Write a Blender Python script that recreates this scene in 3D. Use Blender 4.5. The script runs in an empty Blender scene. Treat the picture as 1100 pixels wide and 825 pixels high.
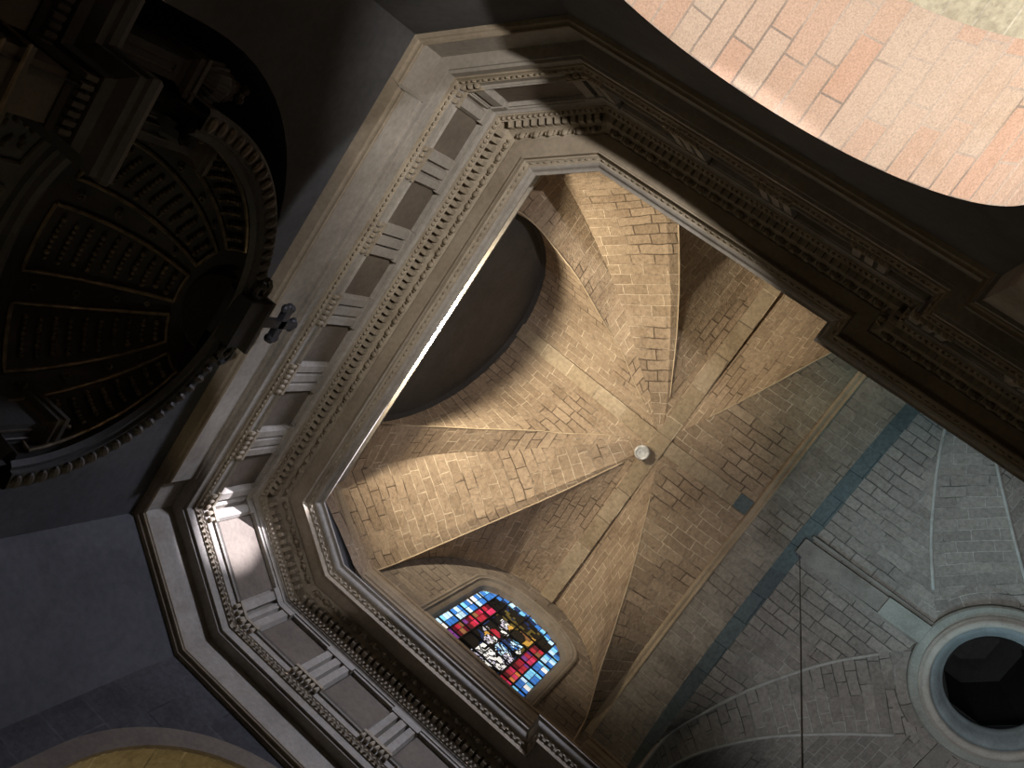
import bpy, bmesh, math, random
import numpy as np
from mathutils import Vector, Matrix
random.seed(4)
PI = math.pi
S = bpy.context.scene
COL = S.collection

# ------------------------------------------------------------------ camera, world, lights, exposure
cam_data = bpy.data.cameras.new('camera'); cam = bpy.data.objects.new('camera', cam_data); COL.objects.link(cam)
cam_data.sensor_width = 36; cam_data.lens = 952.82 / 1100 * 36; cam_data.clip_end = 200; cam_data.clip_start = .05
RIGHT = Vector((-0.54880409, -0.76276614, 0.34205539)); DOWN = Vector((0.80936428, -0.58720632, -0.01087155)); FWD = Vector((0.20914954, 0.27088106, 0.9396169))
CP = Vector((0, 0, 1.6))
cam.matrix_world = Matrix.Translation(CP) @ Matrix((RIGHT, -DOWN, -FWD)).transposed().to_4x4()
S.camera = cam
S.view_settings.view_transform = 'Standard'; S.view_settings.look = 'None'
S.view_settings.gamma = 1; S.view_settings.use_curve_mapping = False
S.view_settings.exposure = 0.0
w = bpy.data.worlds.new('world'); S.world = w; w.use_nodes = True
w.node_tree.nodes['Background'].inputs[0].default_value = (.55, .62, .8, 1)
w.node_tree.nodes['Background'].inputs[1].default_value = .005

def lamp(name, kind, loc, target, power, color, size=.3, size_y=None, spot=None, blend=.3):
    d = bpy.data.lights.new(name, kind); d.energy = power; d.color = color
    if kind == 'AREA':
        d.size = size
        if size_y: d.shape = 'RECTANGLE'; d.size_y = size_y
    else:
        d.shadow_soft_size = size
    if kind == 'SPOT':
        d.spot_size = math.radians(spot or 60); d.spot_blend = blend
    o = bpy.data.objects.new(name, d); COL.objects.link(o); o.location = loc
    dr = Vector(target) - Vector(loc)
    o.rotation_euler = dr.to_track_quat('-Z', 'Y').to_euler()
    return o
WARM = (1, .80, .52); COOL = (.62, .78, 1.0); LAV = (.80, .84, 1.0); WHITE = (1, .93, .86)
# floodlights lying on top of the end cornice, washing the canted corners of the vault
VW = (1, .87, .66)
lamp('flood_cornice_a', 'SPOT', (3.5, 5.63, 14.1), (3.5 - .453, 5.63 - .21, 14.1 + .66), 2100, VW, .10, spot=84, blend=1)
lamp('flood_cornice_b', 'SPOT', (2.6, 5.63, 14.1), (2.6 + .453, 5.63 - .21, 14.1 + .66), 2100, VW, .10, spot=84, blend=1)
# projector standing in the side chapel arch: a beam for the end entablature and a wide spill on the arch soffit
lamp('chapel_projector', 'SPOT', (-2.4, -.2, 6.3), (-2.4 + .502, -.2 + .472, 6.3 + .733), 880, (.95, .93, .98), .06, spot=41, blend=.08)
lamp('chapel_spill', 'SPOT', (-2.4, -.2, 6.3), (-2.6, .15, 7.6), 1550, (1, .94, .90), .06, spot=108, blend=.35)
# added fill for the crossing vault, then daylight: a crossing window and the window high in the chapel side lunette
lamp('crossing_upfill', 'SPOT', (3.0, -4.6, 8.5), (3.0, -4.9, 19.3), 1450, (.98, .985, 1), .8, spot=52, blend=.6)  # unseen upward spot added in mid-room to brighten the crossing vault
lamp('crossing_window', 'SPOT', (6.8, -5.2, 15.4), (-.4, -2.6, 18.4), 520, (.50, .88, 1.0), .5, spot=70, blend=.8)
lamp('lunette_daylight', 'SPOT', (-1.2, 1.9, 17.0), (7.4, 3.2, 10.6), 3000, (.72, .77, 1.0), .7, spot=58, blend=.5)
lamp('lunette_sunbeam', 'SPOT', (-1.05, 2.6, 17.2), (6.62, 5.42, 12.45), 24000, (.84, .83, 1.0), .03, spot=9, blend=.8)
lamp('left_chapel_lamp', 'POINT', (9.4, 1.7, 7.0), (9, 1, 1), 110, (1, .86, .58), .2)
lamp('altar_sparkle_fill', 'POINT', (2.4, 4.0, 4.6), (1.6, 4.4, 3), 3.5, (1, .72, .42), .1)  # unseen warm point light added so the gilding sparkles

# ------------------------------------------------------------------ helpers
class MB:
    def __init__(s): s.v = []; s.f = []; s.uv = []; s.m = []; s.key = {}
    def vert(s, p):
        p = tuple(float(c) for c in p); k = tuple(round(c, 5) for c in p)
        if k not in s.key: s.key[k] = len(s.v); s.v.append(p)
        return s.key[k]
    def face(s, pts, uv=None, m=0):
        idx = [s.vert(p) for p in pts]
        keep = [i for i in range(len(idx)) if idx[i] != idx[i - 1]]
        if len(keep) < 3: return
        ii = [idx[i] for i in keep]
        if len(set(ii)) < len(ii): return
        s.f.append(ii); s.uv.append([uv[i] if uv else (0, 0) for i in keep]); s.m.append(m)
    def quad(s, a, b, c, d, uv=None, m=0): s.face([a, b, c, d], uv, m)
    def box(s, o, ax, ay, az, m=0):
        """box from corner o with edge vectors ax, ay, az"""
        o, ax, ay, az = map(Vector, (o, ax, ay, az))
        if ax.cross(ay).dot(az) < 0: ax, ay = ay, ax
        P = lambda i, j, k: o + ax * i + ay * j + az * k
        lx, ly, lz = ax.length, ay.length, az.length
        for q, (l1, l2) in ((((0,0,0),(0,1,0),(1,1,0),(1,0,0)), (ly, lx)), (((0,0,1),(1,0,1),(1,1,1),(0,1,1)), (lx, ly)),
                  (((0,0,0),(1,0,0),(1,0,1),(0,0,1)), (lx, lz)), (((0,1,0),(0,1,1),(1,1,1),(1,1,0)), (lz, lx)),
                  (((0,0,0),(0,0,1),(0,1,1),(0,1,0)), (lz, ly)), (((1,0,0),(1,1,0),(1,1,1),(1,0,1)), (ly, lz))):
            s.face([P(*c) for c in q], [(0, 0), (l1, 0), (l1, l2), (0, l2)], m)
    def blob(s, c, rx, ry=None, rz=None, n=6, k=4, M=None, m=0):
        ry = ry or rx; rz = rz or rx; c = Vector(c)
        def P(i, j):
            th = PI * j / k; ph = 2 * PI * i / n
            v = Vector((rx * math.sin(th) * math.cos(ph), ry * math.sin(th) * math.sin(ph), rz * math.cos(th)))
            return c + (M @ v if M else v)
        for j in range(k):
            for i in range(n): s.face([P(i, j), P(i, j + 1), P(i + 1, j + 1), P(i + 1, j)], None, m)
    def lathe(s, prof, c, n=24, a0=0, a1=2 * PI, m=0):
        """prof [(r, z)] about the vertical through c"""
        c = Vector(c)
        P = lambda r, z, a: c + Vector((r * math.cos(a), r * math.sin(a), z))
        v = 0
        for (r0, z0), (r1, z1) in zip(prof, prof[1:]):
            dv = math.hypot(r1 - r0, z1 - z0)
            for i in range(n):
                b0 = a0 + (a1 - a0) * i / n; b1 = a0 + (a1 - a0) * (i + 1) / n; R = max(r0, r1)
                s.face([P(r0, z0, b0), P(r0, z0, b1), P(r1, z1, b1), P(r1, z1, b0)], [(b0 * R, v), (b1 * R, v), (b1 * R, v + dv), (b0 * R, v + dv)], m)
            v += dv
    def tube(s, pts, r, n=8, m=0, caps=True):
        pts = [Vector(p) for p in pts]; rings = []
        up = Vector((.31, .57, .76))
        for i, p in enumerate(pts):
            t = (pts[min(i + 1, len(pts) - 1)] - pts[max(i - 1, 0)]).normalized()
            a = t.cross(up)
            if a.length < .05: a = t.cross(Vector((1, 0, 0)))
            a.normalize(); b = t.cross(a); rr = r[i] if isinstance(r, (list, tuple)) else r
            rings.append([p + a * rr * math.cos(2 * PI * k / n) + b * rr * math.sin(2 * PI * k / n) for k in range(n)])
        for A, B in zip(rings, rings[1:]):
            for k in range(n): s.face([A[k], B[k], B[(k + 1) % n], A[(k + 1) % n]], None, m)
        if caps: s.face(rings[0], None, m); s.face(rings[-1][::-1], None, m)
    def build(s, name, mats, parent=None, smooth=False, flip=False):
        me = bpy.data.meshes.new(name); me.from_pydata(s.v, [], [f[::-1] for f in s.f] if flip else s.f)
        uvl = me.uv_layers.new(name='UVMap')
        k = 0
        for u in s.uv:
            for q in (u[::-1] if flip else u): uvl.data[k].uv = q; k += 1
        if not isinstance(mats, (list, tuple)): mats = [mats]
        for mt in mats: me.materials.append(mt)
        for p, mi in zip(me.polygons, s.m): p.material_index = mi; p.use_smooth = smooth
        me.update()
        o = bpy.data.objects.new(name, me); COL.objects.link(o)
        if parent: o.parent = parent
        return o

def tag(o, label=None, cat=None, group=None, kind=None):
    if label: o['label'] = label
    if cat: o['category'] = cat
    if group: o['group'] = group
    if kind: o['kind'] = kind
    return o
def root(name, label, cat, kind=None, loc=None, group=None):
    o = bpy.data.objects.new(name, None); COL.objects.link(o); o.empty_display_size = .2
    return tag(o, label, cat, group, kind)

# ------------------------------------------------------------------ materials
def nt(name, rough=.85):
    m = bpy.data.materials.new(name); m.use_nodes = True; t = m.node_tree; b = t.nodes['Principled BSDF']
    b.inputs['Roughness'].default_value = rough
    if 'Specular IOR Level' in b.inputs: b.inputs['Specular IOR Level'].default_value = .25
    return m, t, b
def N(t, kind, **kw):
    n = t.nodes.new(kind)
    for k, v in kw.items():
        if hasattr(n, k): setattr(n, k, v)
        else: n.inputs[k.replace('_', ' ')].default_value = v
    return n
def mixc(t, a, b, fac, mode='MIX'):
    n = t.nodes.new('ShaderNodeMix'); n.data_type = 'RGBA'; n.blend_type = mode
    for sock, v in ((n.inputs[6], a), (n.inputs[7], b), (n.inputs[0], fac)):
        if hasattr(v, 'is_output'): t.links.new(v, sock)
        else: sock.default_value = v if isinstance(v, (int, float)) else (*v, 1)
    return n.outputs[2]
def ramp(t, sock, p0, p1, c0=(0, 0, 0), c1=(1, 1, 1)):
    r = t.nodes.new('ShaderNodeValToRGB'); e = r.color_ramp.elements
    e[0].position = p0; e[1].position = p1; e[0].color = (*c0, 1); e[1].color = (*c1, 1)
    t.links.new(sock, r.inputs[0]); return r.outputs[0]
def ashlar(name, c1, c2, mort_l, mort_d, bw=.62, bh=.30, mortar=.016, wob=.035, stain=(.35, .3, .26), bump=.5, grain=14, rough=.9):
    m, t, b = nt(name, rough); L = t.links.new
    tc = N(t, 'ShaderNodeTexCoord')
    nz = N(t, 'ShaderNodeTexNoise', Scale=1.6, Detail=3.0); L(tc.outputs['Object'], nz.inputs['Vector'])
    sub = t.nodes.new('ShaderNodeVectorMath'); sub.operation = 'SUBTRACT'; L(nz.outputs['Color'], sub.inputs[0]); sub.inputs[1].default_value = (.5, .5, .5)
    sc = t.nodes.new('ShaderNodeVectorMath'); sc.operation = 'SCALE'; L(sub.outputs[0], sc.inputs[0]); sc.inputs['Scale'].default_value = wob * 2
    ad = t.nodes.new('ShaderNodeVectorMath'); ad.operation = 'ADD'; L(tc.outputs['UV'], ad.inputs[0]); L(sc.outputs[0], ad.inputs[1])
    br = N(t, 'ShaderNodeTexBrick', Scale=1.0, Mortar_Size=mortar, Mortar_Smooth=.15, Bias=0.0, Brick_Width=bw, Row_Height=bh)
    br.offset = .42; br.squash = 1.35; br.squash_frequency = 3
    L(ad.outputs[0], br.inputs['Vector'])
    br.inputs['Color1'].default_value = (*c1, 1); br.inputs['Color2'].default_value = (*c2, 1)
    n2 = N(t, 'ShaderNodeTexNoise', Scale=.9, Detail=4.0); L(tc.outputs['Object'], n2.inputs['Vector'])
    br_m = mixc(t, mort_d, mort_l, ramp(t, n2.outputs['Fac'], .43, .55)); L(br_m, br.inputs['Mortar'])
    n3 = N(t, 'ShaderNodeTexNoise', Scale=grain, Detail=6.0, Roughness=.65); L(tc.outputs['Object'], n3.inputs['Vector'])
    g = ramp(t, n3.outputs['Fac'], .32, .68, (.6, .6, .6), (1.12, 1.12, 1.12))
    c = mixc(t, br.outputs['Color'], g, .75, 'MULTIPLY')
    n4 = N(t, 'ShaderNodeTexNoise', Scale=1.1, Detail=7.0, Roughness=.7); L(tc.outputs['Object'], n4.inputs['Vector'])
    st = mixc(t, (1, 1, 1), stain, ramp(t, n4.outputs['Fac'], .52, .75))
    c = mixc(t, c, st, .6, 'MULTIPLY')
    L(c, b.inputs['Base Color'])
    bp = N(t, 'ShaderNodeBump', Strength=bump, Distance=.03)
    h = t.nodes.new('ShaderNodeMath'); h.operation = 'MULTIPLY_ADD'; L(br.outputs['Fac'], h.inputs[0]); h.inputs[1].default_value = -1.0; L(n3.outputs['Fac'], h.inputs[2])
    L(h.outputs[0], bp.inputs['Height']); L(bp.outputs[0], b.inputs['Normal'])
    return m
def stone(name, c1, c2, scale=1.4, rough=.8, bump=.15, stain=(.55, .5, .45), streak=None):
    m, t, b = nt(name, rough); L = t.links.new
    tc = N(t, 'ShaderNodeTexCoord')
    n1 = N(t, 'ShaderNodeTexNoise', Scale=scale, Detail=6.0, Roughness=.6); L(tc.outputs['Object'], n1.inputs['Vector'])
    c = mixc(t, c1, c2, ramp(t, n1.outputs['Fac'], .35, .68))
    n2 = N(t, 'ShaderNodeTexNoise', Scale=scale * 14, Detail=5.0); L(tc.outputs['Object'], n2.inputs['Vector'])
    c = mixc(t, c, ramp(t, n2.outputs['Fac'], .3, .7, (.82, .82, .82), (1.08, 1.08, 1.08)), .8, 'MULTIPLY')
    n3 = N(t, 'ShaderNodeTexNoise', Scale=scale * .7, Detail=8.0, Roughness=.75)
    mp = N(t, 'ShaderNodeMapping'); mp.inputs['Location'].default_value = (7, 3, 1)
    if streak: mp.inputs['Scale'].default_value = streak
    L(tc.outputs['Object'], mp.inputs[0]); L(mp.outputs[0], n3.inputs['Vector'])
    c = mixc(t, c, mixc(t, (1, 1, 1), stain, ramp(t, n3.outputs['Fac'], .5, .72)), .7, 'MULTIPLY')
    L(c, b.inputs['Base Color'])
    bp = N(t, 'ShaderNodeBump', Strength=bump, Distance=.02); L(n2.outputs['Fac'], bp.inputs['Height']); L(bp.outputs[0], b.inputs['Normal'])
    return m
def metal(name, c, rough=.35, metallic=1.0):
    m, t, b = nt(name, rough); b.inputs['Metallic'].default_value = metallic
    tc = N(t, 'ShaderNodeTexCoord'); n = N(t, 'ShaderNodeTexNoise', Scale=9.0, Detail=5.0); t.links.new(tc.outputs['Object'], n.inputs['Vector'])
    t.links.new(mixc(t, c, tuple(x * .45 for x in c), ramp(t, n.outputs['Fac'], .4, .7)), b.inputs['Base Color'])
    return m
def glass(name, c, e):
    m, t, b = nt(name, .15)
    tc = N(t, 'ShaderNodeTexCoord'); n = N(t, 'ShaderNodeTexNoise', Scale=5.0, Detail=3.0); t.links.new(tc.outputs['Object'], n.inputs['Vector'])
    cc = mixc(t, c, tuple(x * .55 for x in c), ramp(t, n.outputs['Fac'], .35, .7))
    t.links.new(cc, b.inputs['Base Color']); t.links.new(cc, b.inputs['Emission Color']); b.inputs['Emission Strength'].default_value = e
    return m

M_VAULT = ashlar('vault_stone', (.44, .335, .235), (.33, .247, .17), (.66, .54, .40), (.15, .11, .08), bw=.46, bh=.225, mortar=.012, bump=1.0, stain=(.42, .36, .30), wob=.05)
M_VAULT2 = ashlar('crossing_vault_stone', (.34, .32, .29), (.25, .235, .215), (.44, .43, .40), (.11, .11, .10), stain=(.5, .47, .43), bw=.46, bh=.21, mortar=.010, bump=.9)
M_BAND = ashlar('transverse_arch_stone', (.33, .30, .25), (.25, .225, .19), (.45, .42, .36), (.15, .13, .11), bw=.46, bh=.2, mortar=.010, bump=.9)
M_BLUE = ashlar('blue_shade_stone', (.13, .165, .17), (.10, .125, .135), (.2, .235, .24), (.05, .07, .08), bw=.5, bh=.6, mortar=.01)  # bluish shade of the arch splay put into the stone colour
M_RIB = stone('rib_stone', (.42, .34, .235), (.34, .265, .18), 2.0)
M_RIBDUST = stone('rib_stone_grey', (.27, .26, .235), (.2, .19, .175), 2.0)
M_RING = stone('oculus_stone', (.34, .36, .33), (.26, .28, .26), 2.0)
M_ENT = stone('entablature_stone', (.40, .36, .30), (.30, .27, .225), 1.2, stain=(.6, .54, .46))
M_METOPE = stone('metope_stone', (.19, .155, .115), (.14, .112, .085), 1.2)
M_CORONA = stone('corona_stone', (.38, .315, .225), (.29, .235, .165), 1.2, stain=(.6, .54, .46))
M_CARVE = stone('carved_stone', (.42, .355, .255), (.32, .265, .19), 3.0, stain=(.5, .42, .33))
M_LUN = ashlar('lunette_stone', (.27, .225, .18), (.20, .165, .135), (.33, .28, .23), (.11, .09, .075), bw=.5, bh=.24)
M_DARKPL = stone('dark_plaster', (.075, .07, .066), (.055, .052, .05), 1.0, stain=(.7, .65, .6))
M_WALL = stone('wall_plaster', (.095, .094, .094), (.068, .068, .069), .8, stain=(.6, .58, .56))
M_SOFF = ashlar('granite_voussoirs', (.37, .235, .165), (.37, .295, .225), (.33, .27, .215), (.20, .16, .13), bw=.58, bh=.23, mortar=.011, wob=.012, stain=(.8, .72, .62), bump=.25, grain=60)
M_SOFF2 = ashlar('ochre_voussoirs', (.40, .33, .20), (.33, .27, .16), (.5, .43, .29), (.2, .16, .1), bw=1.6, bh=.36, mortar=.012, wob=.01)
M_WALLA = ashlar('dark_ashlar', (.075, .074, .075), (.058, .058, .06), (.09, .09, .092), (.04, .04, .042), bw=1.1, bh=.55, mortar=.012, wob=.02, bump=.3)
M_CHAPEL = ashlar('chapel_vault_plaster', (.50, .46, .34), (.46, .42, .31), (.62, .58, .46), (.5, .46, .36), bw=1.4, bh=.3, mortar=.012, wob=.02)
M_FLOOR = ashlar('floor_slabs', (.2, .18, .16), (.16, .15, .135), (.1, .09, .08), (.08, .07, .06), bw=.8, bh=.8, mortar=.01)
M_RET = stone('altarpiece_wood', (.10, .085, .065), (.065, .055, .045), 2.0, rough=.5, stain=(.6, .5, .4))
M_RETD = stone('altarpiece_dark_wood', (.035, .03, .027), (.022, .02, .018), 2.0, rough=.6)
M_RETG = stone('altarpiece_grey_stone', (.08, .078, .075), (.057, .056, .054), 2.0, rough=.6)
M_GOLD = metal('old_gilding', (.55, .36, .15), .4)
M_GILT = metal('worn_gilding', (.24, .19, .12), .4, .6)
M_IRON = metal('dark_iron', (.09, .095, .11), .5, .6)
M_LEAD = metal('window_lead', (.02, .02, .022), .6, .3)
M_CABLE = metal('cable_black', (.02, .02, .02), .6, .0)
M_LANT = stone('lantern_stone', (.06, .062, .06), (.045, .047, .045), 1.0)
M_LAMPW = metal('white_enamel', (.85, .84, .82), .4, .0)
M_LAMPG = glass('lamp_lens', (.55, .55, .53), .25)

# ------------------------------------------------------------------ plan of the room: cornice edge polygon and mitres
C0 = np.array([6.565, 4.059]); C1 = np.array([5.994, 4.897]); C2 = np.array([.057, 4.893]); C3 = np.array([-.475, 4.136])
RS = np.array([-.17, -9.5]); LS = np.array([6.23, -9.5])
def mit(n1, n2): return np.linalg.solve(np.array([n1, n2]), [1., 1.])
def nrm(p, q, inside=np.array([3., 0.])):
    d = q - p; n = np.array([d[1], -d[0]]) / np.hypot(*d)
    return -n if n @ (inside - p) > 0 else n
nL = np.array([1., 0]); nR = np.array([-1., 0]); nE = np.array([0, 1.]); nCL = nrm(C0, C1); nCR = nrm(C2, C3); nS = np.array([0., -1.])
m0 = mit(nL, nCL); m1 = mit(nE, nCL); m2 = mit(nE, nCR); m3 = mit(nR, nCR)
mRa = np.array([-1., -1.]); mLa = np.array([1., -1.])
# the ressaut: the entablature steps into the room over the pilaster of the transverse arch
SEG = {  # name: (start, mitre, end, mitre)
    'end': (C1, m1, C2, m2), 'corner_left': (C0, m0, C1, m1), 'corner_right': (C2, m2, C3, m3),
    'right': (C3, m3, np.array([-.475, .46]), mRa), 'left': (np.array([6.535, .36]), mLa, C0, m0),
    'right_step': (np.array([-.475, .46]), mRa, np.array([-.195, .46]), mRa), 'left_step': (np.array([6.255, .36]), mLa, np.array([6.535, .36]), mLa),
    'right_pier': (np.array([-.195, .46]), mRa, RS, np.array([-1., 0])), 'left_pier': (LS, np.array([1., 0]), np.array([6.255, .36]), mLa)}
def at(seg, t, w, z):
    """point of a segment, t behind the cornice edge, w from 0 (start) to 1 (end)"""
    a, ma, b, mb = SEG[seg]
    p = (a + ma * t) * (1 - w) + (b + mb * t) * w
    return Vector((p[0], p[1], z))
def frame(seg):
    a, ma, b, mb = SEG[seg]; d = (b - a) / np.hypot(*(b - a)); n = np.array([d[1], -d[0]])
    if n @ ma < 0: n = -n
    return Vector((d[0], d[1], 0)), Vector((n[0], n[1], 0))       # along, outward (into the wall)
def sweep(mb, seg, prof, w0=0, w1=1, m=0):
    v = 0
    for (t0, z0), (t1, z1) in zip(prof, prof[1:]):
        dv = math.hypot(t1 - t0, z1 - z0)
        p = [at(seg, t0, w0, z0), at(seg, t0, w1, z0), at(seg, t1, w1, z1), at(seg, t1, w0, z1)]
        l0 = (p[1] - p[0]).length; l1 = (p[2] - p[3]).length
        mb.face(p, [(-l0 / 2, v), (l0 / 2, v), (l1 / 2, v + dv), (-l1 / 2, v + dv)], m)
        v += dv
def arcp(t0, z0, t1, z1, bulge, n=5):
    """little curved moulding between two profile points"""
    out = []
    for i in range(n + 1):
        u = i / n; s = math.sin(PI * u) * bulge
        dt, dz = t1 - t0, z1 - z0; L = math.hypot(dt, dz)
        out.append((t0 + dt * u - dz / L * s, z0 + dz * u + dt / L * s))
    return out
def interp_path(seg, t, z, step, pad=0.0):
    a = at(seg, t, 0, z); b = at(seg, t, 1, z); L = (b - a).length; n = max(1, int(round((L - 2 * pad) / step)))
    return [a + (b - a) * ((pad + (L - 2 * pad) * (i + .5) / n) / L) for i in range(n)]

# ------------------------------------------------------------------ floor and walls below the entablature
f = MB(); f.quad((-12, -14, 0), (14, -14, 0), (14, 12, 0), (-12, 12, 0), [(-12, -14), (14, -14), (14, 12), (-12, 12)])
tag(f.build('floor', M_FLOOR), 'stone slab floor of the church', 'floor', kind='structure')

def plate(name, to3, outer, hole, mat, depth_vec, parent=None, reveal_mat=None, uvs=1.0):
    """flat wall with an opening: outer and hole are 2D loops, to3 maps them to space, the hole's reveal runs along depth_vec"""
    bm = bmesh.new()
    def loop(pts):
        vs = [bm.verts.new(to3(*p)) for p in pts]
        return [bm.edges.new((vs[i], vs[(i + 1) % len(vs)])) for i in range(len(vs))], vs
    e1, v1 = loop(outer); es = e1; v2 = []
    if hole: e2, v2 = loop(hole); es = e1 + e2
    bmesh.ops.triangle_fill(bm, use_beauty=True, use_dissolve=False, edges=es)
    bm.verts.index_update(); uv = bm.loops.layers.uv.new('UVMap')
    lookup = {}
    for v, p in zip(v1 + v2, list(outer) + list(hole or [])): lookup[v] = p
    for fc in bm.faces:
        for l in fc.loops: l[uv].uv = (lookup[l.vert][0] * uvs, lookup[l.vert][1] * uvs)
    if hole:
        dv = Vector(depth_vec); D = dv.length; acc = 0
        for i in range(len(v2)):
            a, b = v2[i], v2[(i + 1) % len(v2)]
            if i == len(v2) - 1 and abs(hole[i][1] - hole[0][1]) < 1e-6 and False: continue
            c, d = bm.verts.new(b.co + dv), bm.verts.new(a.co + dv); L = (b.co - a.co).length
            fc = bm.faces.new((a, b, c, d)); fc.material_index = 1 if reveal_mat else 0
            for l, q in zip(fc.loops, ((0, acc), (0, acc + L), (D, acc + L), (D, acc))): l[uv].uv = q
            acc += L
    me = bpy.data.meshes.new(name); bm.to_mesh(me); bm.free(); me.materials.append(mat)
    if reveal_mat: me.materials.append(reveal_mat)
    o = bpy.data.objects.new(name, me); COL.objects.link(o)
    if parent: o.parent = parent
    return o
def arch_loop(c, zs, r, z0, n=32, rz=None):
    rz = rz or r
    return [(c - r, z0)] + [(c - r * math.cos(PI * i / n), zs + rz * math.sin(PI * i / n)) for i in range(n + 1)] + [(c + r, z0)]
TW = 1.10
pw = {k: tuple((p + m * TW)) for k, p, m in (('C0', C0, m0), ('C1', C1, m1), ('C2', C2, m2), ('C3', C3, m3))}
yE = pw['C1'][1]; xL = pw['C0'][0]; xR = pw['C3'][0]
# end wall with the deep arched recess of the altar
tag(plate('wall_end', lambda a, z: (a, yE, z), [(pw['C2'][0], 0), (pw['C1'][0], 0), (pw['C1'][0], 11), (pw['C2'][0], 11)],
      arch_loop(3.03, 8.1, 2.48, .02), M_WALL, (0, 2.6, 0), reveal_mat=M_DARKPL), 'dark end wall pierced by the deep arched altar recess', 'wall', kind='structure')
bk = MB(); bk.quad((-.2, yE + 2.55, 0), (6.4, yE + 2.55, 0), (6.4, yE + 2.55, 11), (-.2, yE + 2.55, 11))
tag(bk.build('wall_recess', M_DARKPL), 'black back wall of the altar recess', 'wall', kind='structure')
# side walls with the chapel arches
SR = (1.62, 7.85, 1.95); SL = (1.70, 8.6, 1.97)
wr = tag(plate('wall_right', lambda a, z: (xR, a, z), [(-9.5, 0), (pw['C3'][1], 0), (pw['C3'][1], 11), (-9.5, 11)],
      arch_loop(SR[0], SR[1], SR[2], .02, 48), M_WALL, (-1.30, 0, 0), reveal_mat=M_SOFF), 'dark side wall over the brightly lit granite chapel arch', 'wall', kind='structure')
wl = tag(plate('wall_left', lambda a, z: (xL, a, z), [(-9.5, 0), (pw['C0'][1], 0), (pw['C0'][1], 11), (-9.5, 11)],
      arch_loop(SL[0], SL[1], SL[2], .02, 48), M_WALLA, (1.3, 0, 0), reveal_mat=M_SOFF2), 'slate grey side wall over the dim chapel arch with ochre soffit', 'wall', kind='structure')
ar = MB()   # flat archivolt standing a little proud of the left wall
for i in range(40):
    a0, a1 = PI * i / 40, PI * (i + 1) / 40; r0, r1 = SL[2], SL[2] + .26
    P = lambda r, a, x: (x, SL[0] - r * math.cos(a), SL[1] + r * math.sin(a))
    ar.quad(P(r0, a0, xL - .05), P(r0, a1, xL - .05), P(r1, a1, xL - .05), P(r1, a0, xL - .05))
    ar.quad(P(r1, a0, xL - .05), P(r1, a1, xL - .05), P(r1, a1, xL + .01), P(r1, a0, xL + .01))
    ar.quad(P(r0, a0, xL - .05), P(r0, a1, xL - .05), P(r0, a1, xL + .01), P(r0, a0, xL + .01))
for yy in (SL[0] - SL[2] - .26, SL[0] + SL[2]): ar.box((xL - .05, yy, 0), (.06, 0, 0), (0, .26, 0), (0, 0, SL[1]))
tag(ar.build('arch_band', M_METOPE, wl))
for nm, sx, xx, SS in (('right', -1, xR - 1.30, SR), ('left', 1, xL + 1.3, SL)):     # chapel behind each arch: side walls, back wall and barrel vault
    q = MB(); r = SS[2] + .55; n = 24; D = 4.5
    ring = [(SS[0] - r, 0)] + [(SS[0] - r * math.cos(PI * i / n), SS[1] + .35 + r * math.sin(PI * i / n)) for i in range(n + 1)] + [(SS[0] + r, 0)]
    acc = 0
    for (y0, z0), (y1, z1) in zip(ring, ring[1:]):
        L = math.hypot(y1 - y0, z1 - z0)
        q.face([(xx, y0, z0), (xx, y1, z1), (xx + sx * D, y1, z1), (xx + sx * D, y0, z0)], [(0, acc), (0, acc + L), (D, acc + L), (D, acc)]); acc += L
    q.face([(xx + sx * D, y, z) for y, z in ring])
    tag(q.build('wall_chapel_' + nm, M_CHAPEL), 'pale plaster barrel vault seen beyond the bright granite arch' if nm == 'right' else 'unlit chapel beyond the dim arch', 'vault', kind='structure')
    h = plate('wall_chapel_front_' + nm, lambda a, z, xx=xx: (xx, a, z), [(SS[0] - 3, 0), (SS[0] + 3, 0), (SS[0] + 3, 11.2), (SS[0] - 3, 11.2)], arch_loop(SS[0], SS[1], SS[2], .02, 48), M_CHAPEL, (.001, 0, 0))
    tag(h, 'inner face of the wall around the chapel arch', 'wall', kind='structure')
# canted corner walls
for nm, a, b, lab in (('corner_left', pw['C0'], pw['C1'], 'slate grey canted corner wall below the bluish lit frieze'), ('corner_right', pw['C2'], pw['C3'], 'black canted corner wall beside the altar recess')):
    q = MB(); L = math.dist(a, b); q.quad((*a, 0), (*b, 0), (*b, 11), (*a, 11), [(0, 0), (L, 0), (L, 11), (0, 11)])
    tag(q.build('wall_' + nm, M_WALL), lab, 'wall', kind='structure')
# pilasters under the stepped part of the entablature
for nm, sg, lab in (('trim_pilaster_right', 'right', 'grey pilaster beside the bright granite arch'), ('trim_pilaster_left', 'left', 'grey pilaster beside the dim chapel arch')):
    q = MB()
    x0, x1 = (xR - .02, -.195 - 1.10) if sg == 'right' else (xL + .02, 6.255 + 1.10)
    q.box((x0, -2.6, 0), (x1 - x0, 0, 0), (0, 1.96 if sg == 'right' else 1.86, 0), (0, 0, 10.95))
    for zz, e in ((10.78, .04),):
        q.box((x0, -2.6 - e, zz), ((x1 - x0) + (e if x1 > x0 else -e), 0, 0), (0, 1.96 - .1 * (sg != 'right') + 2 * e, 0), (0, 0, .10))
    tag(q.build(nm, M_ENT), lab, 'pilaster', kind='structure')

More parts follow.
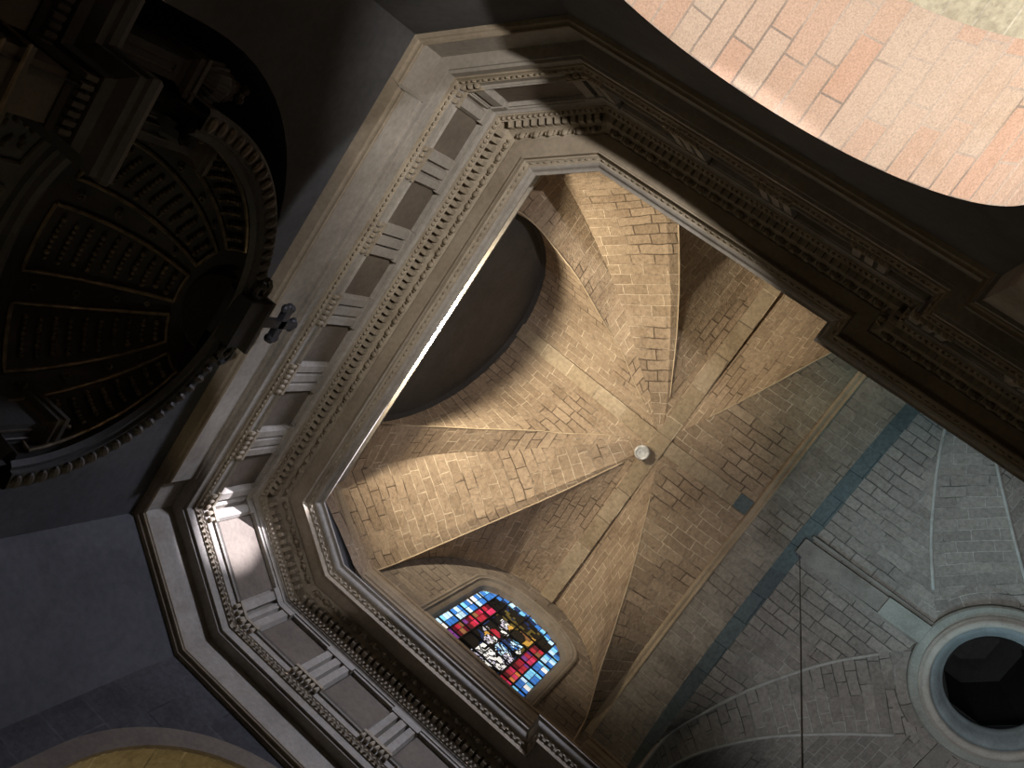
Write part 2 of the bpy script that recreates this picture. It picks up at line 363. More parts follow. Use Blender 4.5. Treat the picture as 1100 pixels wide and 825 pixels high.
# ------------------------------------------------------------------ entablature
FR = .86
def base(o): return [(1.12, 10.88)] + arcp(o + .05, 10.90, o + .01, 10.935, -.012, 3) + [(o + .035, 10.94), (o + .035, 10.955)] + arcp(o + .005, 10.955, o + .005, 10.99, -.012, 3) + [(o + .04, 10.995), (o + .04, 11.01), (o + .015, 11.01), (o + .015, 11.025), (o + .065, 11.05)]
ARCH = [(1.06, 11.05), (1.06, 11.56), (.90, 11.56), (.90, 11.60), (.86, 11.60), (.86, 11.74)]
LEAF0 = [(.86, 11.74)] + arcp(.84, 11.74, .79, 11.83, -.015, 4) + [(.80, 11.84)]
ARCH3 = [(.80, 11.84), (.80, 11.96)]
TAEN = [(.80, 11.96)] + arcp(.77, 11.96, .77, 12.04, -.03, 4) + [(.80, 12.05), (FR, 12.05)]
FRZ = [(FR, 12.05), (FR, 12.90)]
FTOP = [(FR, 12.90), (.80, 12.90), (.80, 12.95)] + arcp(.78, 12.95, .74, 13.0, -.012, 3) + [(.74, 13.02)]
BED = [(.74, 13.02)] + arcp(.72, 13.02, .66, 13.10, -.015, 4) + [(.72, 13.115), (.72, 13.235), (.60, 13.24)]
EGGB = [(.60, 13.24)] + arcp(.58, 13.25, .46, 13.38, -.02, 4) + [(.45, 13.40)]
CORO = [(.45, 13.40), (.45, 13.36), (.22, 13.34), (.21, 13.30), (.19, 13.30), (.19, 13.40)]
LEAF1 = [(.19, 13.40)] + arcp(.17, 13.41, .12, 13.46, -.01, 3) + [(.12, 13.47), (.10, 13.47)]
CYMA = [(.10, 13.47)] + arcp(.10, 13.47, .05, 13.53, .012, 4) + arcp(.05, 13.53, .015, 13.56, -.008, 3) + [(.0, 13.565), (.0, 13.60), (.05, 13.62), (.9, 13.72)]
ATT = [(.88, 13.70), (.88, 15.23)]
STR = [(.88, 15.23), (.83, 15.23), (.83, 15.30), (.80, 15.31)] + arcp(.80, 15.31, .77, 15.42, -.02, 4) + [(.77, 15.46), (.79, 15.47), (.79, 15.60), (.76, 15.61), (.76, 15.65), (.87, 15.66), (.87, 15.9)]
STR_END = [(.88, 15.23), (.88, 15.30), (.63, 15.30), (.63, 15.335), (.88, 15.36), (.95, 15.9)]
WHERE = {'end': 'along the end wall over the altar', 'corner_left': 'across the canted corner with the white light patch', 'corner_right': 'across the canted corner half in black shadow',
         'right': 'along the black side wall above the bright granite arch', 'left': 'along the side wall under the stained glass window', 'right_pier': 'over the shadowed pilaster by the crossing', 'left_pier': 'over the pilaster below the transverse arch foot',
         'right_step': 'returning into the shadowed pilaster', 'left_step': 'returning below the stained glass window'}
ORD = ['end', 'corner_left', 'corner_right', 'right', 'left', 'right_pier', 'left_pier', 'right_step', 'left_step']
def triglyph_mesh(seg, cpos, wdt, parent, half=0):
    """fluted block with its row of drops; half = -1 / 1 builds the half that folds round a corner"""
    d, n = frame(seg); c = Vector((cpos[0], cpos[1], 0))
    a0, a1 = (-wdt / 2, wdt / 2) if not half else ((0, wdt / 2) if half > 0 else (-wdt / 2, 0))
    mb = MB(); z0, z1 = 12.05, 12.90; th = .085
    xs = [-.5, -.44, -.40, -.19, -.145, -.10, .10, .145, .19, .40, .44, .5]; ds = [.0, 1, 1, 1, .1, 1, 1, .1, 1, 1, 1, .0]
    xs = [-.5, -.43, -.22, -.165, -.11, .11, .165, .22, .43, .5]; ds = [.25, 1, 1, .0, 1, 1, .0, 1, 1, .25]
    P = lambda x, dd, z: c + d * (x * wdt) - n * (th * dd) + Vector((0, 0, z))
    for (x0, q0), (x1, q1) in zip(zip(xs, ds), zip(xs[1:], ds[1:])):
        lo, hi = max(x0, a0 / wdt), min(x1, a1 / wdt)
        if hi - lo < 1e-4: continue
        f0 = q0 + (q1 - q0) * (lo - x0) / (x1 - x0); f1 = q0 + (q1 - q0) * (hi - x0) / (x1 - x0)
        mb.quad(P(lo, f0, z0), P(hi, f1, z0), P(hi, f1, z1 - .12), P(lo, f0, z1 - .12))
    mb.box(P(a0 / wdt, 1.2, z1 - .12), d * (a1 - a0), n * th * 1.2, (0, 0, .12))
    for s_ in ((a0, a1)): mb.quad(P(s_ / wdt, 0, z0), P(s_ / wdt, .25, z0), P(s_ / wdt, .25, z1), P(s_ / wdt, 0, z1))
    o = mb.build('triglyph', M_ENT, parent)
    g = MB(); c2 = c - n * .035                                # strip and six drops below the taenia
    e = .0 if not half else 0
    g.box(c2 + d * a0 - n * .075 + Vector((0, 0, 11.985)), d * (a1 - a0), n * .08, (0, 0, .055))
    k = 6 if not half else 3
    for i in range(k):
        x = a0 + (a1 - a0) * (i + .5) / k
        p = c2 + d * x - n * .045
        g.lathe([(.0, 11.865), (.03, 11.868), (.04, 11.885), (.024, 11.985)], p, 7)
    g.build('drops', M_CARVE, o, smooth=False)
for i, sg in enumerate(ORD):
    # the end wall's lower fascia steps forward between the corners
    r = MB()
    if sg == 'end':
        A2 = [(.965, 11.05), (.965, 11.50), (.93, 11.505), (.93, 11.535), (.955, 11.54), (.955, 11.56), (.90, 11.56), (.90, 11.60), (.86, 11.60), (.86, 11.74)]
        wA, wB = .075, .925
        sweep(r, sg, ARCH, 0, wA); sweep(r, sg, ARCH, wB, 1); sweep(r, sg, A2, wA, wB)
        for ww in (wA, wB):
            for (t0, z0), (t1, z1) in (((1.12, 10.9), (.97, 11.56)),):
                r.quad(at(sg, 1.1, ww, 10.88), at(sg, .95, ww, 10.93), at(sg, .96, ww, 11.56), at(sg, 1.1, ww, 11.56))
    else: sweep(r, sg, ARCH)
    sweep(r, sg, ARCH3); sweep(r, sg, TAEN)
    o = r.build('trim_%d' % (i + 1), M_ENT); tag(o, 'carved stone entablature ' + WHERE[sg], 'entablature', kind='structure')
    q = MB()
    if sg == 'end': sweep(q, sg, base(1.0), 0, wA); sweep(q, sg, base(1.0), wB, 1); sweep(q, sg, base(.905), wA, wB)
    else: sweep(q, sg, base(1.0))
    q.build('base_moulding', M_CORONA, o)
    q = MB(); sweep(q, sg, FRZ); q.build('frieze', M_METOPE, o)
    q = MB(); sweep(q, sg, FTOP); q.build('frieze_moulding', M_ENT, o)
    q = MB(); sweep(q, sg, CORO); q.build('corona', M_CORONA, o)
    q = MB(); sweep(q, sg, CYMA); q.build('crown_moulding', M_ENT, o, smooth=False)
    d, n = frame(sg)
    R3 = Matrix((d, n, Vector((0, 0, 1)))).transposed()
    # leaf strip on the architrave
    q = MB(); sweep(q, sg, LEAF0)
    for k, p in enumerate(interp_path(sg, .80, 11.785, .075, .02)):
        q.blob(p, .034, .016, .020, 6, 3, R3 @ Matrix.Rotation(.5 if k % 2 else -.5, 3, 'Y'))
    q.build('leaf_strip', M_CARVE, o)
    # bed mould: leaves, dentils, egg and dart
    q = MB(); sweep(q, sg, BED)
    for p in interp_path(sg, .69, 13.055, .075, .02): q.blob(p, .026, .03, .036, 5, 3, R3)
    q.build('bed_moulding', M_CARVE, o)
    q = MB()
    for p in interp_path(sg, .61, 13.115, .115, .05): q.box(p - d * .036 - n * .03 + Vector((0, 0, -.005)), d * .066, n * .14, (0, 0, .13))
    q.build('dentil_course', M_CARVE, o)
    q = MB(); sweep(q, sg, EGGB)
    for p in interp_path(sg, .525, 13.31, .2, .06):
        q.blob(p - n * .015, .055, .045, .075, 7, 5, R3 @ Matrix.Rotation(-.75, 3, 'X'))
        for sdx in (-1, 1):
            q.blob(p + d * .075 * sdx - n * .01, .014, .03, .075, 5, 4, R3 @ Matrix.Rotation(-.75, 3, 'X') @ Matrix.Rotation(.25 * sdx, 3, 'Y'))
    q.build('egg_and_dart', M_CARVE, o)
    q = MB(); sweep(q, sg, LEAF1)
    for k, p in enumerate(interp_path(sg, .14, 13.43, .10, .02)):
        q.blob(p, .036, .014, .022, 6, 3, R3 @ Matrix.Rotation(.6 if k % 2 else -.6, 3, 'Y'))
    q.build('leaf_band', M_CARVE, o)
    # attic and string course above
    if sg not in ('left_step', 'right_step'):
        q = MB(); sweep(q, sg, ATT); q.build('attic', M_WALL, o)
    q = MB(); sweep(q, sg, STR_END if sg == 'end' else STR); q.build('string_course', M_RIB if sg != 'end' else M_ENT, o)
    # triglyphs
    if sg == 'end':
        for x in (.75, 1.89, 3.03, 4.17, 5.31): triglyph_mesh(sg, (x, C1[1] + FR), .5, o)
        triglyph_mesh(sg, tuple(C1 + m1 * FR), .56, o, 1); triglyph_mesh(sg, tuple(C2 + m2 * FR), .56, o, -1)
    elif sg == 'corner_left':
        triglyph_mesh(sg, tuple(C0 + m0 * FR), .56, o, 1); triglyph_mesh(sg, tuple(C1 + m1 * FR), .56, o, -1)
    elif sg == 'corner_right':
        triglyph_mesh(sg, tuple(C2 + m2 * FR), .56, o, 1); triglyph_mesh(sg, tuple(C3 + m3 * FR), .56, o, -1)
    elif sg == 'right':
        for y in (2.98, 1.72, .46): triglyph_mesh(sg, (C3[0] - FR, y), .5, o)
        triglyph_mesh(sg, tuple(C3 + m3 * FR), .56, o, 1)
    elif sg == 'left':
        for y in (3.05, 1.75, .45): triglyph_mesh(sg, (6.535 + FR, y), .5, o)
        triglyph_mesh(sg, tuple(C0 + m0 * FR), .56, o, -1)
    elif sg == 'right_pier':
        for y in (-.5, -1.7): triglyph_mesh(sg, (-.19 - FR, y), .5, o)
    elif sg == 'left_pier':
        for y in (.75 - FR, -1.3): triglyph_mesh(sg, (6.25 + FR, y), .5, o)

# ------------------------------------------------------------------ vaults
ceil = root('ceiling', 'stone vault with radiating webs meeting at a cross of ribs', 'vault', 'structure')
XC = 3.03
mirror = lambda c: [(2 * XC - x, y, z) for x, y, z in c]
def resample(c, n):
    c = [Vector(p) for p in c]
    # Catmull-Rom smoothing, then uniform arc length
    d = [c[0] * 2 - c[1]] + c + [c[-1] * 2 - c[-2]]; fine = []
    for i in range(1, len(d) - 2):
        for k in range(12):
            t = k / 12; a, b, e, g = d[i - 1:i + 3]
            fine.append(.5 * ((2 * b) + (e - a) * t + (2 * a - 5 * b + 4 * e - g) * t * t + (3 * b - a - 3 * e + g) * t ** 3))
    fine.append(c[-1]); L = [0]
    for a, b in zip(fine, fine[1:]): L.append(L[-1] + (b - a).length)
    out = []; j = 0
    for i in range(n + 1):
        s = L[-1] * i / n
        while j < len(L) - 2 and L[j + 1] < s: j += 1
        u = (s - L[j]) / max(1e-9, L[j + 1] - L[j]); out.append(fine[j].lerp(fine[j + 1], min(1, u)))
    return out
def loft(name, A, B, mat, n=48, ws=(0, .125, .25, .375, .5, .625, .75, .875, 1), vault=0.0, centre=True, parent=ceil, vshift=0, mode='frac', strip=None):
    """web between two crease curves; rows of stone run across it"""
    A = resample(A, n); B = resample(B, n); mb = MB(); v = vshift
    for i in range(n):
        dv = ((A[i + 1] - A[i]).length + (B[i + 1] - B[i]).length) / 2
        W0 = (B[i] - A[i]).length; W1 = (B[i + 1] - A[i + 1]).length
        for a, b in zip(ws, ws[1:]):
            up = Vector((0, 0, 1))
            def P(k, w_): 
                q = A[k].lerp(B[k], w_); return q + up * (vault * 4 * w_ * (1 - w_) * ((B[k] - A[k]).length / 2)) - up * (strip[1] * max(0, 1 - abs(w_ - strip[0]) / .14) * min(1, (B[k] - A[k]).length) if strip else 0)
            o = .5 if centre else 0
            mb.quad(P(i, a), P(i, b), P(i + 1, b), P(i + 1, a), [((a - o) * W0, v), ((b - o) * W0, v), ((b - o) * W1, v + dv), ((a - o) * W1, v + dv)])
        v += dv
    return mb.build(name, mat, parent, smooth=False)
BOSS = (XC, 1.85, 19.28)
ZS = 15.5
def curve_at(c, key, val):
    """interpolate a polyline monotonic in coordinate key"""
    c = sorted(c, key=lambda p: p[key])
    if val <= c[0][key]: return Vector(c[0])
    for a, b in zip(c, c[1:]):
        if val <= b[key]:
            u = (val - a[key]) / max(1e-9, b[key] - a[key]); return Vector(a).lerp(Vector(b), u)
    return Vector(c[-1])
def barrel(name, wall, crown_wall, crown_boss, crease, key, mat, n=40, rows=14, sag=0):
    """half web: rulings run from the wall arch to the crease; wall(phi) gives the wall arch, phi 0 at the springing"""
    cr = [tuple(p) for p in resample(crease, 60)]
    mb = MB(); rowsP = []
    for i in range(n + 1):
        phi = (PI / 2) * i / n; p = wall(phi); q = curve_at(cr, key, p[key]) if i < n else Vector(crown_boss)
        if i == 0: q = Vector(crease[0])
        rowsP.append((p, q))
    v = 0
    for (p0, q0), (p1, q1) in zip(rowsP, rowsP[1:]):
        dv = ((p1 - p0).length + (q1 - q0).length) / 2 if (q1 - q0).length < 1 else (p1 - p0).length
        for j in range(rows):
            a, b = j / rows, (j + 1) / rows
            l0 = (q0 - p0).length; l1 = (q1 - p1).length
            mb.quad(p0.lerp(q0, a), p0.lerp(q0, b), p1.lerp(q1, b), p1.lerp(q1, a), [(a * l0, v), (b * l0, v), (b * l1, v + dv), (a * l1, v + dv)])
        v += dv
    return mb.build(name, mat, ceil, smooth=False)

# creases of the sanctuary vault on the right-hand (chapel) side, springing upwards to the crossing
cA = [(.76, 5.86, 15.2), (.74, 5.84, 16.2), (.81, 5.75, 17.05), (.92, 5.57, 17.54), (1.02, 5.4, 17.88), (1.23, 4.98, 18.42), (1.55, 4.42, 18.83), (1.78, 4.02, 19.08), (2.03, 3.53, 19.29), (2.45, 2.9, 19.42), (2.73, 2.35, 19.46), BOSS]
cB = [(-.42, 5.78, 14.9), (-.32, 5.68, 15.5), (0.02, 5.28, 16.59), (.26, 5.02, 17.21), (.57, 4.66, 17.75), (.88, 4.29, 18.2), (1.34, 3.77, 18.65), (1.74, 3.32, 18.9), (2.07, 2.96, 19.08), (2.39, 2.57, 19.25), (2.56, 2.41, 19.32), BOSS]
cC = [(-1.33, 4.24, 15.2), (-1.28, 4.16, 16.1), (-1.1, 4.05, 17.0), (-.68, 3.81, 17.88), (.17, 3.33, 18.66), (.94, 2.9, 19.06), (1.75, 2.48, 19.31), (2.25, 2.22, 19.4), (2.44, 2.14, 19.42), BOSS]
cD = [(-1.36, -.28, 15.2), (-1.34, -.26, 16.2), (-1.2, -.19, 16.78), (-.63, .09, 17.21), (-.26, .26, 17.61), (.19, .48, 18.08), (.69, .71, 18.51), (1.3, 1.0, 18.83), (1.94, 1.32, 19.14), (2.35, 1.53, 19.24), BOSS]
def shift(c, f):
    out = []
    for p in c:
        dz = f(p[2]); k = (p[2] + dz - CP.z) / (p[2] - CP.z); out.append((p[0] * k, p[1] * k, p[2] + dz))
    return out
cA = cA[:2] + shift(cA[2:-1], lambda z: -.42 * math.sin(PI * min(1, max(0, (z - 16.2) / 3.4)))) + [BOSS]
cB = cB[:2] + shift(cB[2:-1], lambda z: .40 * math.sin(PI * min(1, max(0, (z - 15.6) / 3.8)))) + [BOSS]
cB2 = [(x - .03 * (z < 18.5), y + .07, z + .02) for x, y, z in mirror(cB)[:-1]] + [BOSS]
CR = {'R': (cA, cB, cC, cD), 'L': (mirror(cA), cB2, mirror(cC), mirror(cD))}
YW = 5.87; ARW = 2.28; ZSP = 16.25; YT = -.32
for sd, sgn in (('R', -1), ('L', 1)):
    a, b, c, d = CR[sd]; xw = XC + sgn * 4.38
    # end web, half
    barrel('end_web', lambda ph: Vector((XC + sgn * ARW * math.cos(ph), YW, (ZSP + 3.9 * math.sin(ph)) if ph > 0 else 15.2)), None, BOSS, a, 0, M_VAULT)
    loft('corner_web', a, b, M_VAULT, vault=.0)
    loft('canted_web', b, c, M_VAULT, ws=(0, .2, .4, .6, .8, .87, .94, 1), strip=(.87, .06))
    # side web, two halves
    sc = [c[0], c[1]] + list(c[2:])
    barrel('side_web', lambda ph: Vector((xw, 1.93 + 2.24 * math.cos(ph), (ZSP + 3.8 * math.sin(ph)) if ph > 0 else 15.2)), None, BOSS, c, 1, M_VAULT)
    barrel('side_web', lambda ph: Vector((xw, 1.93 - 2.22 * math.cos(ph), (ZSP + 3.8 * math.sin(ph)) if ph > 0 else 15.2)), None, BOSS, d, 1, M_VAULT)
    # south web up to the transverse arch
    barrel('arch_web', lambda ph: Vector((XC + sgn * 4.4 * math.cos(ph), YT, (16.3 + 3.08 * math.sin(ph)) if ph > 0 else 15.2)), None, BOSS, d, 0, M_VAULT)
def arris(c, r, mat, n=40, cut=1, droop=.0):
    p = resample(c, n); p = p[:len(p) - cut]; mb = MB(); mb.tube([q - Vector((0, 0, droop)) for q in p], r, 6); return mb.build('arris', mat, ceil, smooth=True)
M_ARR = stone('pale_arris', (.56, .45, .31), (.46, .36, .24), 4.0)
M_ARR2 = stone('pale_grey_arris', (.46, .47, .45), (.36, .37, .355), 4.0)
for sd in ('R', 'L'):
    a, b, c, d = CR[sd]
    arris(a, .014, M_ARR, cut=5); arris(c, .016, M_ARR, cut=5); arris(d, .014, M_ARR, cut=6)
# ridge ribs
def rib(name, pts, wdt, dep, side, mat, parent=ceil, joints=.75):
    mb = MB(); side = Vector(side); v = 0
    for p, q in zip(pts, pts[1:]):
        p, q = Vector(p), Vector(q); L = (q - p).length; up = Vector((0, 0, 1))
        A = [p - side * wdt / 2 - up * dep, p + side * wdt / 2 - up * dep, p + side * wdt / 2 + up * .25, p - side * wdt / 2 + up * .25]
        B = [x + (q - p) for x in A]
        for k in range(3): 
            j = (k + 3) % 4; mb.quad(A[j], A[(j + 1) % 4], B[(j + 1) % 4], B[j], [(0, v), (.2, v), (.2, v + L), (0, v + L)])
        mb.quad(A[0], A[1], A[2], A[3]); mb.quad(B[0], B[1], B[2], B[3])
        v += L
    return mb.build(name, mat, parent)
M_RIBJ = ashlar('rib_voussoirs', (.42, .34, .24), (.35, .275, .185), (.62, .52, .38), (.2, .16, .12), bw=9, bh=.78, mortar=.012, wob=.02)
def cr_end(t): return (XC, YW + (1.85 - YW) * t, 20.12 + (19.28 - 20.12) * t)
def cr_side(sgn, t): return (XC + sgn * 4.38 * (1 - t), 1.93 - .08 * t, 20.02 + (19.28 - 20.02) * t)
rib('ridge_rib', [cr_end(0), cr_end(.5), cr_end(1), ], .31, .07, (1, 0, 0), M_RIBJ)
for sgn in (-1, 1): rib('ridge_rib', [cr_side(sgn, 0), cr_side(sgn, .5), cr_side(sgn, 1)], .33, .08, (0, 1, 0), M_RIBJ)
rib('ridge_rib', [(XC, 1.85, 19.28), (XC, .02, 19.37)], .31, .07, (1, 0, 0), M_RIBJ)
rib('dark_rib_end', [(XC, .02, 19.37), (XC, -.27, 19.38)], .31, .075, (1, 0, 0), M_BLUE)  # last piece of the rib, in a darker blue-grey
q = MB(); q.box((XC - .165, 1.85 - .165, 19.19), (.33, 0, 0), (0, .33, 0), (0, 0, .3)); q.build('keystone', M_RIB, ceil)
# transverse arch: double roll, plain band, splay with its bluish shade in the stone colour
def sect(y, rise, n=64, z0=16.3, hw=4.4, low=15.0):
    pts = [Vector((XC - hw, y, low))] + [Vector((XC - hw * math.cos(PI * i / n), y, z0 + rise * math.sin(PI * i / n))) for i in range(n + 1)] + [Vector((XC + hw, y, low))]
    return pts
def between(name, A, B, mat, cols=1, swap=False):
    mb = MB(); v = 0
    for i in range(len(A) - 1):
        dv = (A[i + 1] - A[i]).length
        for k in range(cols):
            a, b = k / cols, (k + 1) / cols; w0 = (B[i] - A[i]).length
            mb.quad(A[i].lerp(B[i], a), A[i].lerp(B[i], b), A[i + 1].lerp(B[i + 1], b), A[i + 1].lerp(B[i + 1], a), [(a * w0, v), (b * w0, v), (b * w0, v + dv), (a * w0, v + dv)])
        v += dv
    return mb.build(name, mat, ceil)
prev = None
mb = MB(); ys = [(-.28, 3.08), (-.29, 3.03), (-.32, 3.0), (-.36, 3.0), (-.385, 3.03), (-.40, 3.035), (-.415, 3.0), (-.44, 2.985), (-.46, 3.0), (-.47, 3.05)]
secs = [sect(y, r) for y, r in ys]
for A, B in zip(secs, secs[1:]):
    for i in range(len(A) - 1): mb.quad(A[i], B[i], B[i + 1], A[i + 1])
mb.build('arch_roll', M_RIB, ceil, smooth=True)
between('arch_band', sect(-.465, 3.03), sect(-1.24, 3.0), M_BAND, 4)
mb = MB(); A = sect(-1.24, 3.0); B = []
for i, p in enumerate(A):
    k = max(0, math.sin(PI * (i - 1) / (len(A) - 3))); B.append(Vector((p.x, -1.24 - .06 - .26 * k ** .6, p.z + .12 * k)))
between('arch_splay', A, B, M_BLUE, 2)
# crossing bay: two creases per corner, barrel webs, oculus
OC = Vector((2.95, -5.5, 0))
def up(px, z):                       # crease points listed as (x, y, z)
    return px
cE = [(7.24, -1.38, 15.0), (7.17, -1.41, 16.4), (7.09, -1.56, 17.85), (6.87, -1.69, 18.24), (6.49, -1.91, 18.57), (6.04, -2.14, 18.83), (5.53, -2.43, 19.05), (5.07, -2.72, 19.2), (4.75, -2.93, 19.28), (4.37, -3.2, 19.35), (3.76, -3.7, 19.42), (3.50, -3.93, 19.43), (3.36, -4.1, 19.45)]
cG = [(7.42, -1.62, 15.0), (7.40, -1.70, 16.4), (7.36, -1.9, 17.48), (7.19, -2.1, 17.97), (6.98, -2.31, 18.29), (6.64, -2.65, 18.63), (6.3, -3.0, 18.88), (5.98, -3.38, 19.07), (5.66, -3.77, 19.22), (5.36, -4.12, 19.3), (4.83, -4.77, 19.41), (4.45, -5.2, 19.44)]
cE2 = [(5.98 - x, y, z) for x, y, z in cE]; cG2 = [(5.98 - x, y, z) for x, y, z in cG]
ym = lambda c: [(x, -11.0 - y, z) for x, y, z in c]
for e, g, sgn in ((cE, cG, 1), (cE2, cG2, -1), (ym(cE), ym(cG), 1), (ym(cE2), ym(cG2), -1)):
    loft('crossing_corner_web', e, g, M_VAULT2, vault=.10); arris(e, .034, M_ARR2, cut=3); arris(g, .034, M_ARR2, cut=3)
    south = e[0][1] < -5.5
    W = [Vector((p.x, -11 - p.y if south else p.y, p.z)) for p in B]
    n = len(W); half = W[:n // 2 + 1] if sgn < 0 else W[n // 2:][::-1]
    ee = [tuple(p) for p in resample(e, 60)]; mb = MB(); v = 0; rows = []
    endp = Vector((OC.x, -4.05 if not south else -6.95, 19.46))
    for p in half:
        q = curve_at(ee, 0, p.x)
        if (sgn > 0 and p.x < e[-1][0]) or (sgn < 0 and p.x > e[-1][0]):
            u = (p.x - e[-1][0]) / (OC.x - e[-1][0]); q = Vector(e[-1]).lerp(endp, min(1, u))
        rows.append((p, q))
    for (p0, q0), (p1, q1) in zip(rows, rows[1:]):
        dv = (p1 - p0).length
        for j in range(10):
            a, b = j / 10, (j + 1) / 10; l0 = (q0 - p0).length; l1 = (q1 - p1).length
            mb.quad(p0.lerp(q0, a), p0.lerp(q0, b), p1.lerp(q1, b), p1.lerp(q1, a), [(a * l0, v), (b * l0, v), (b * l1, v + dv), (a * l1, v + dv)])
        v += dv
    mb.build('crossing_web', M_VAULT2, ceil)
    xw = XC + sgn * 4.42
    gg = [tuple(p) for p in resample(g, 40)]; mb = MB(); v = 0; rows = []
    s_ = -1 if south else 1
    for i in range(25):
        ph = PI / 2 * i / 24; p = Vector((xw, -5.5 + s_ * 3.7 * math.cos(ph), 15.0 if i == 0 else 16.3 + 3.6 * math.sin(ph))); q = curve_at(gg, 1, p.y)
        if i == 24: q = Vector((OC.x + sgn * 1.4, -5.5, 19.46))
        rows.append((p, q))
    for (p0, q0), (p1, q1) in zip(rows, rows[1:]):
        dv = (p1 - p0).length
        for j in range(8):
            a, b = j / 8, (j + 1) / 8; l0 = (q0 - p0).length; l1 = (q1 - p1).length
            mb.quad(p0.lerp(q0, a), p0.lerp(q0, b), p1.lerp(q1, b), p1.lerp(q1, a), [(a * l0, v), (b * l0, v), (b * l1, v + dv), (a * l1, v + dv)])
        v += dv
    mb.build('crossing_side_web', M_VAULT2, ceil)
# flat crown round the oculus
mb = MB(); n = 64
for i in range(n):
    a0, a1 = 2 * PI * i / n, 2 * PI * (i + 1) / n
    def P(r, a, z): return (OC.x + r * math.cos(a), OC.y + r * math.sin(a), z)
    for r0, r1, z0, z1 in ((1.3, 1.6, 19.46, 19.46), (1.6, 1.95, 19.46, 19.50)):
        mb.quad(P(r0, a0, z0), P(r0, a1, z0), P(r1, a1, z1), P(r1, a0, z1), [(a0 * 1.5, r0), (a1 * 1.5, r0), (a1 * 1.5, r1), (a0 * 1.5, r1)])
mb.build('crown_ring', M_VAULT2, ceil)
rib('ridge_rib', [(3.0, -1.42, 19.36), (2.97, -3.2, 19.42)], .34, .06, (1, 0, 0), M_RIBDUST)
rib('ridge_rib', [(2.97, -3.2, 19.42), (2.95, -4.15, 19.45)], .38, .10, (1, 0, 0), M_RING)
for sx in (-1, 1): rib('ridge_fillet', [(2.965 + sx * .23, -1.5, 19.38), (2.95 + sx * .23, -4.12, 19.45)], .06, .05, (1, 0, 0), M_RIBDUST)
rib('ridge_rib', [(2.95 + 1.4, -5.55, 19.46), (7.4, -5.55, 19.85)], .3, .07, (0, 1, 0), M_RIBDUST)
rib('ridge_rib', [(2.95 - 1.4, -5.55, 19.46), (-1.4, -5.55, 19.85)], .3, .07, (0, 1, 0), M_RIBDUST)
# oculus with its moulded ring and dark lantern
oc = MB(); oc.lathe([(1.47, 19.5), (1.47, 19.37), (1.44, 19.34), (1.30, 19.33)], OC, 72)
o = oc.build('window_2', M_RING, None, smooth=False); tag(o, 'round oculus with moulded stone ring opening into a dark lantern', 'oculus', kind='structure')
q = MB(); q.lathe([(1.30, 19.33), (1.29, 19.27)] + [(1.29 - .03 - .075 * (1 - math.cos(PI * i / 6)), 19.27 - .055 * math.sin(PI * i / 6)) for i in range(7)] + [(1.10, 19.30)], OC, 72); q.build('outer_roll', stone('oculus_pale_stone', (.46, .44, .40), (.38, .365, .335), 2.5), o, smooth=True)
q = MB(); q.lathe([(1.10, 19.30), (1.09, 19.36)] + [(1.09 - .2 * i / 6, 19.36 + .22 * (i / 6) ** 1.8) for i in range(7)] + [(.86, 19.60), (.86, 19.72)], OC, 72); q.build('inner_cove', stone('oculus_blue_stone', (.27, .32, .34), (.21, .25, .265), 2.5), o, smooth=True)
q = MB(); q.lathe([(.86, 19.72), (.95, 19.9), (.95, 22.4)], OC, 8, a0=PI / 8, a1=2 * PI + PI / 8); q.lathe([(.95, 22.4), (.62, 23.0), (.16, 23.3)], OC, 8, a0=PI / 8, a1=2 * PI + PI / 8); q.build('lantern', M_LANT, o)
q = MB(); q.lathe([(0, 23.22), (.2, 23.24), (.22, 23.3)], OC, 24); q.build('lantern_boss', M_RETD, o)
q = MB(); q.blob((OC.x - .35, OC.y + .55, 22.15), .26, .05, .26, 20, 10, Matrix.Rotation(.5, 3, 'Z')); q.build('lantern_eye', M_RETD, o)

# lunette walls
lun = plate('wall_lunette_left', lambda a, z: (7.42, a, z), [(-.7, 15.2), (4.6, 15.2), (4.6, 20.6), (-.7, 20.6)],
            [(.62, 15.72)] + [(.62, 18.30)] + [(1.88 - 1.26 * math.cos(PI * i / 32), 18.30 + .98 * abs(math.sin(PI * i / 32)) ** .85) for i in range(1, 32)] + [(3.14, 18.30), (3.14, 15.72)], M_LUN, (.02, 0, 0))
tag(lun, 'coursed stone lunette wall around the stained glass window', 'wall', kind='structure')
q = MB(); q.quad((-1.36, -.7, 15.2), (-1.36, 4.6, 15.2), (-1.36, 4.6, 20.6), (-1.36, -.7, 20.6), [(0, 0), (5.3, 0), (5.3, 5.4), (0, 5.4)])
tag(q.build('wall_lunette_right', M_LUN), 'stone lunette wall hidden above the shadowed cornice', 'wall', kind='structure')
for nm, xx in (('left', 7.46), ('right', -1.40)):
    q = MB(); q.quad((xx, -9.8, 15), (xx, -1.0, 15), (xx, -1.0, 20.4), (xx, -9.8, 20.4), [(0, 0), (8.8, 0), (8.8, 5.4), (0, 5.4)])
    tag(q.build('wall_crossing_' + nm, M_VAULT2), 'stone wall carrying the crossing vault', 'wall', kind='structure')
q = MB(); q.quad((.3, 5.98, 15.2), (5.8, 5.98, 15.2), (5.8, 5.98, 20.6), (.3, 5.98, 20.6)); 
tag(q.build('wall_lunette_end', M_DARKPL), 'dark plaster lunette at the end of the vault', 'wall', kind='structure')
q = MB()    # reveal of the end lunette
for i in range(40):
    a0, a1 = PI * i / 40, PI * (i + 1) / 40
    P = lambda a, y: (XC - (ARW - .02) * math.cos(a), y, ZSP + 3.88 * math.sin(a))
    q.quad(P(a0, YW - .01), P(a1, YW - .01), P(a1, 5.99), P(a0, 5.99))
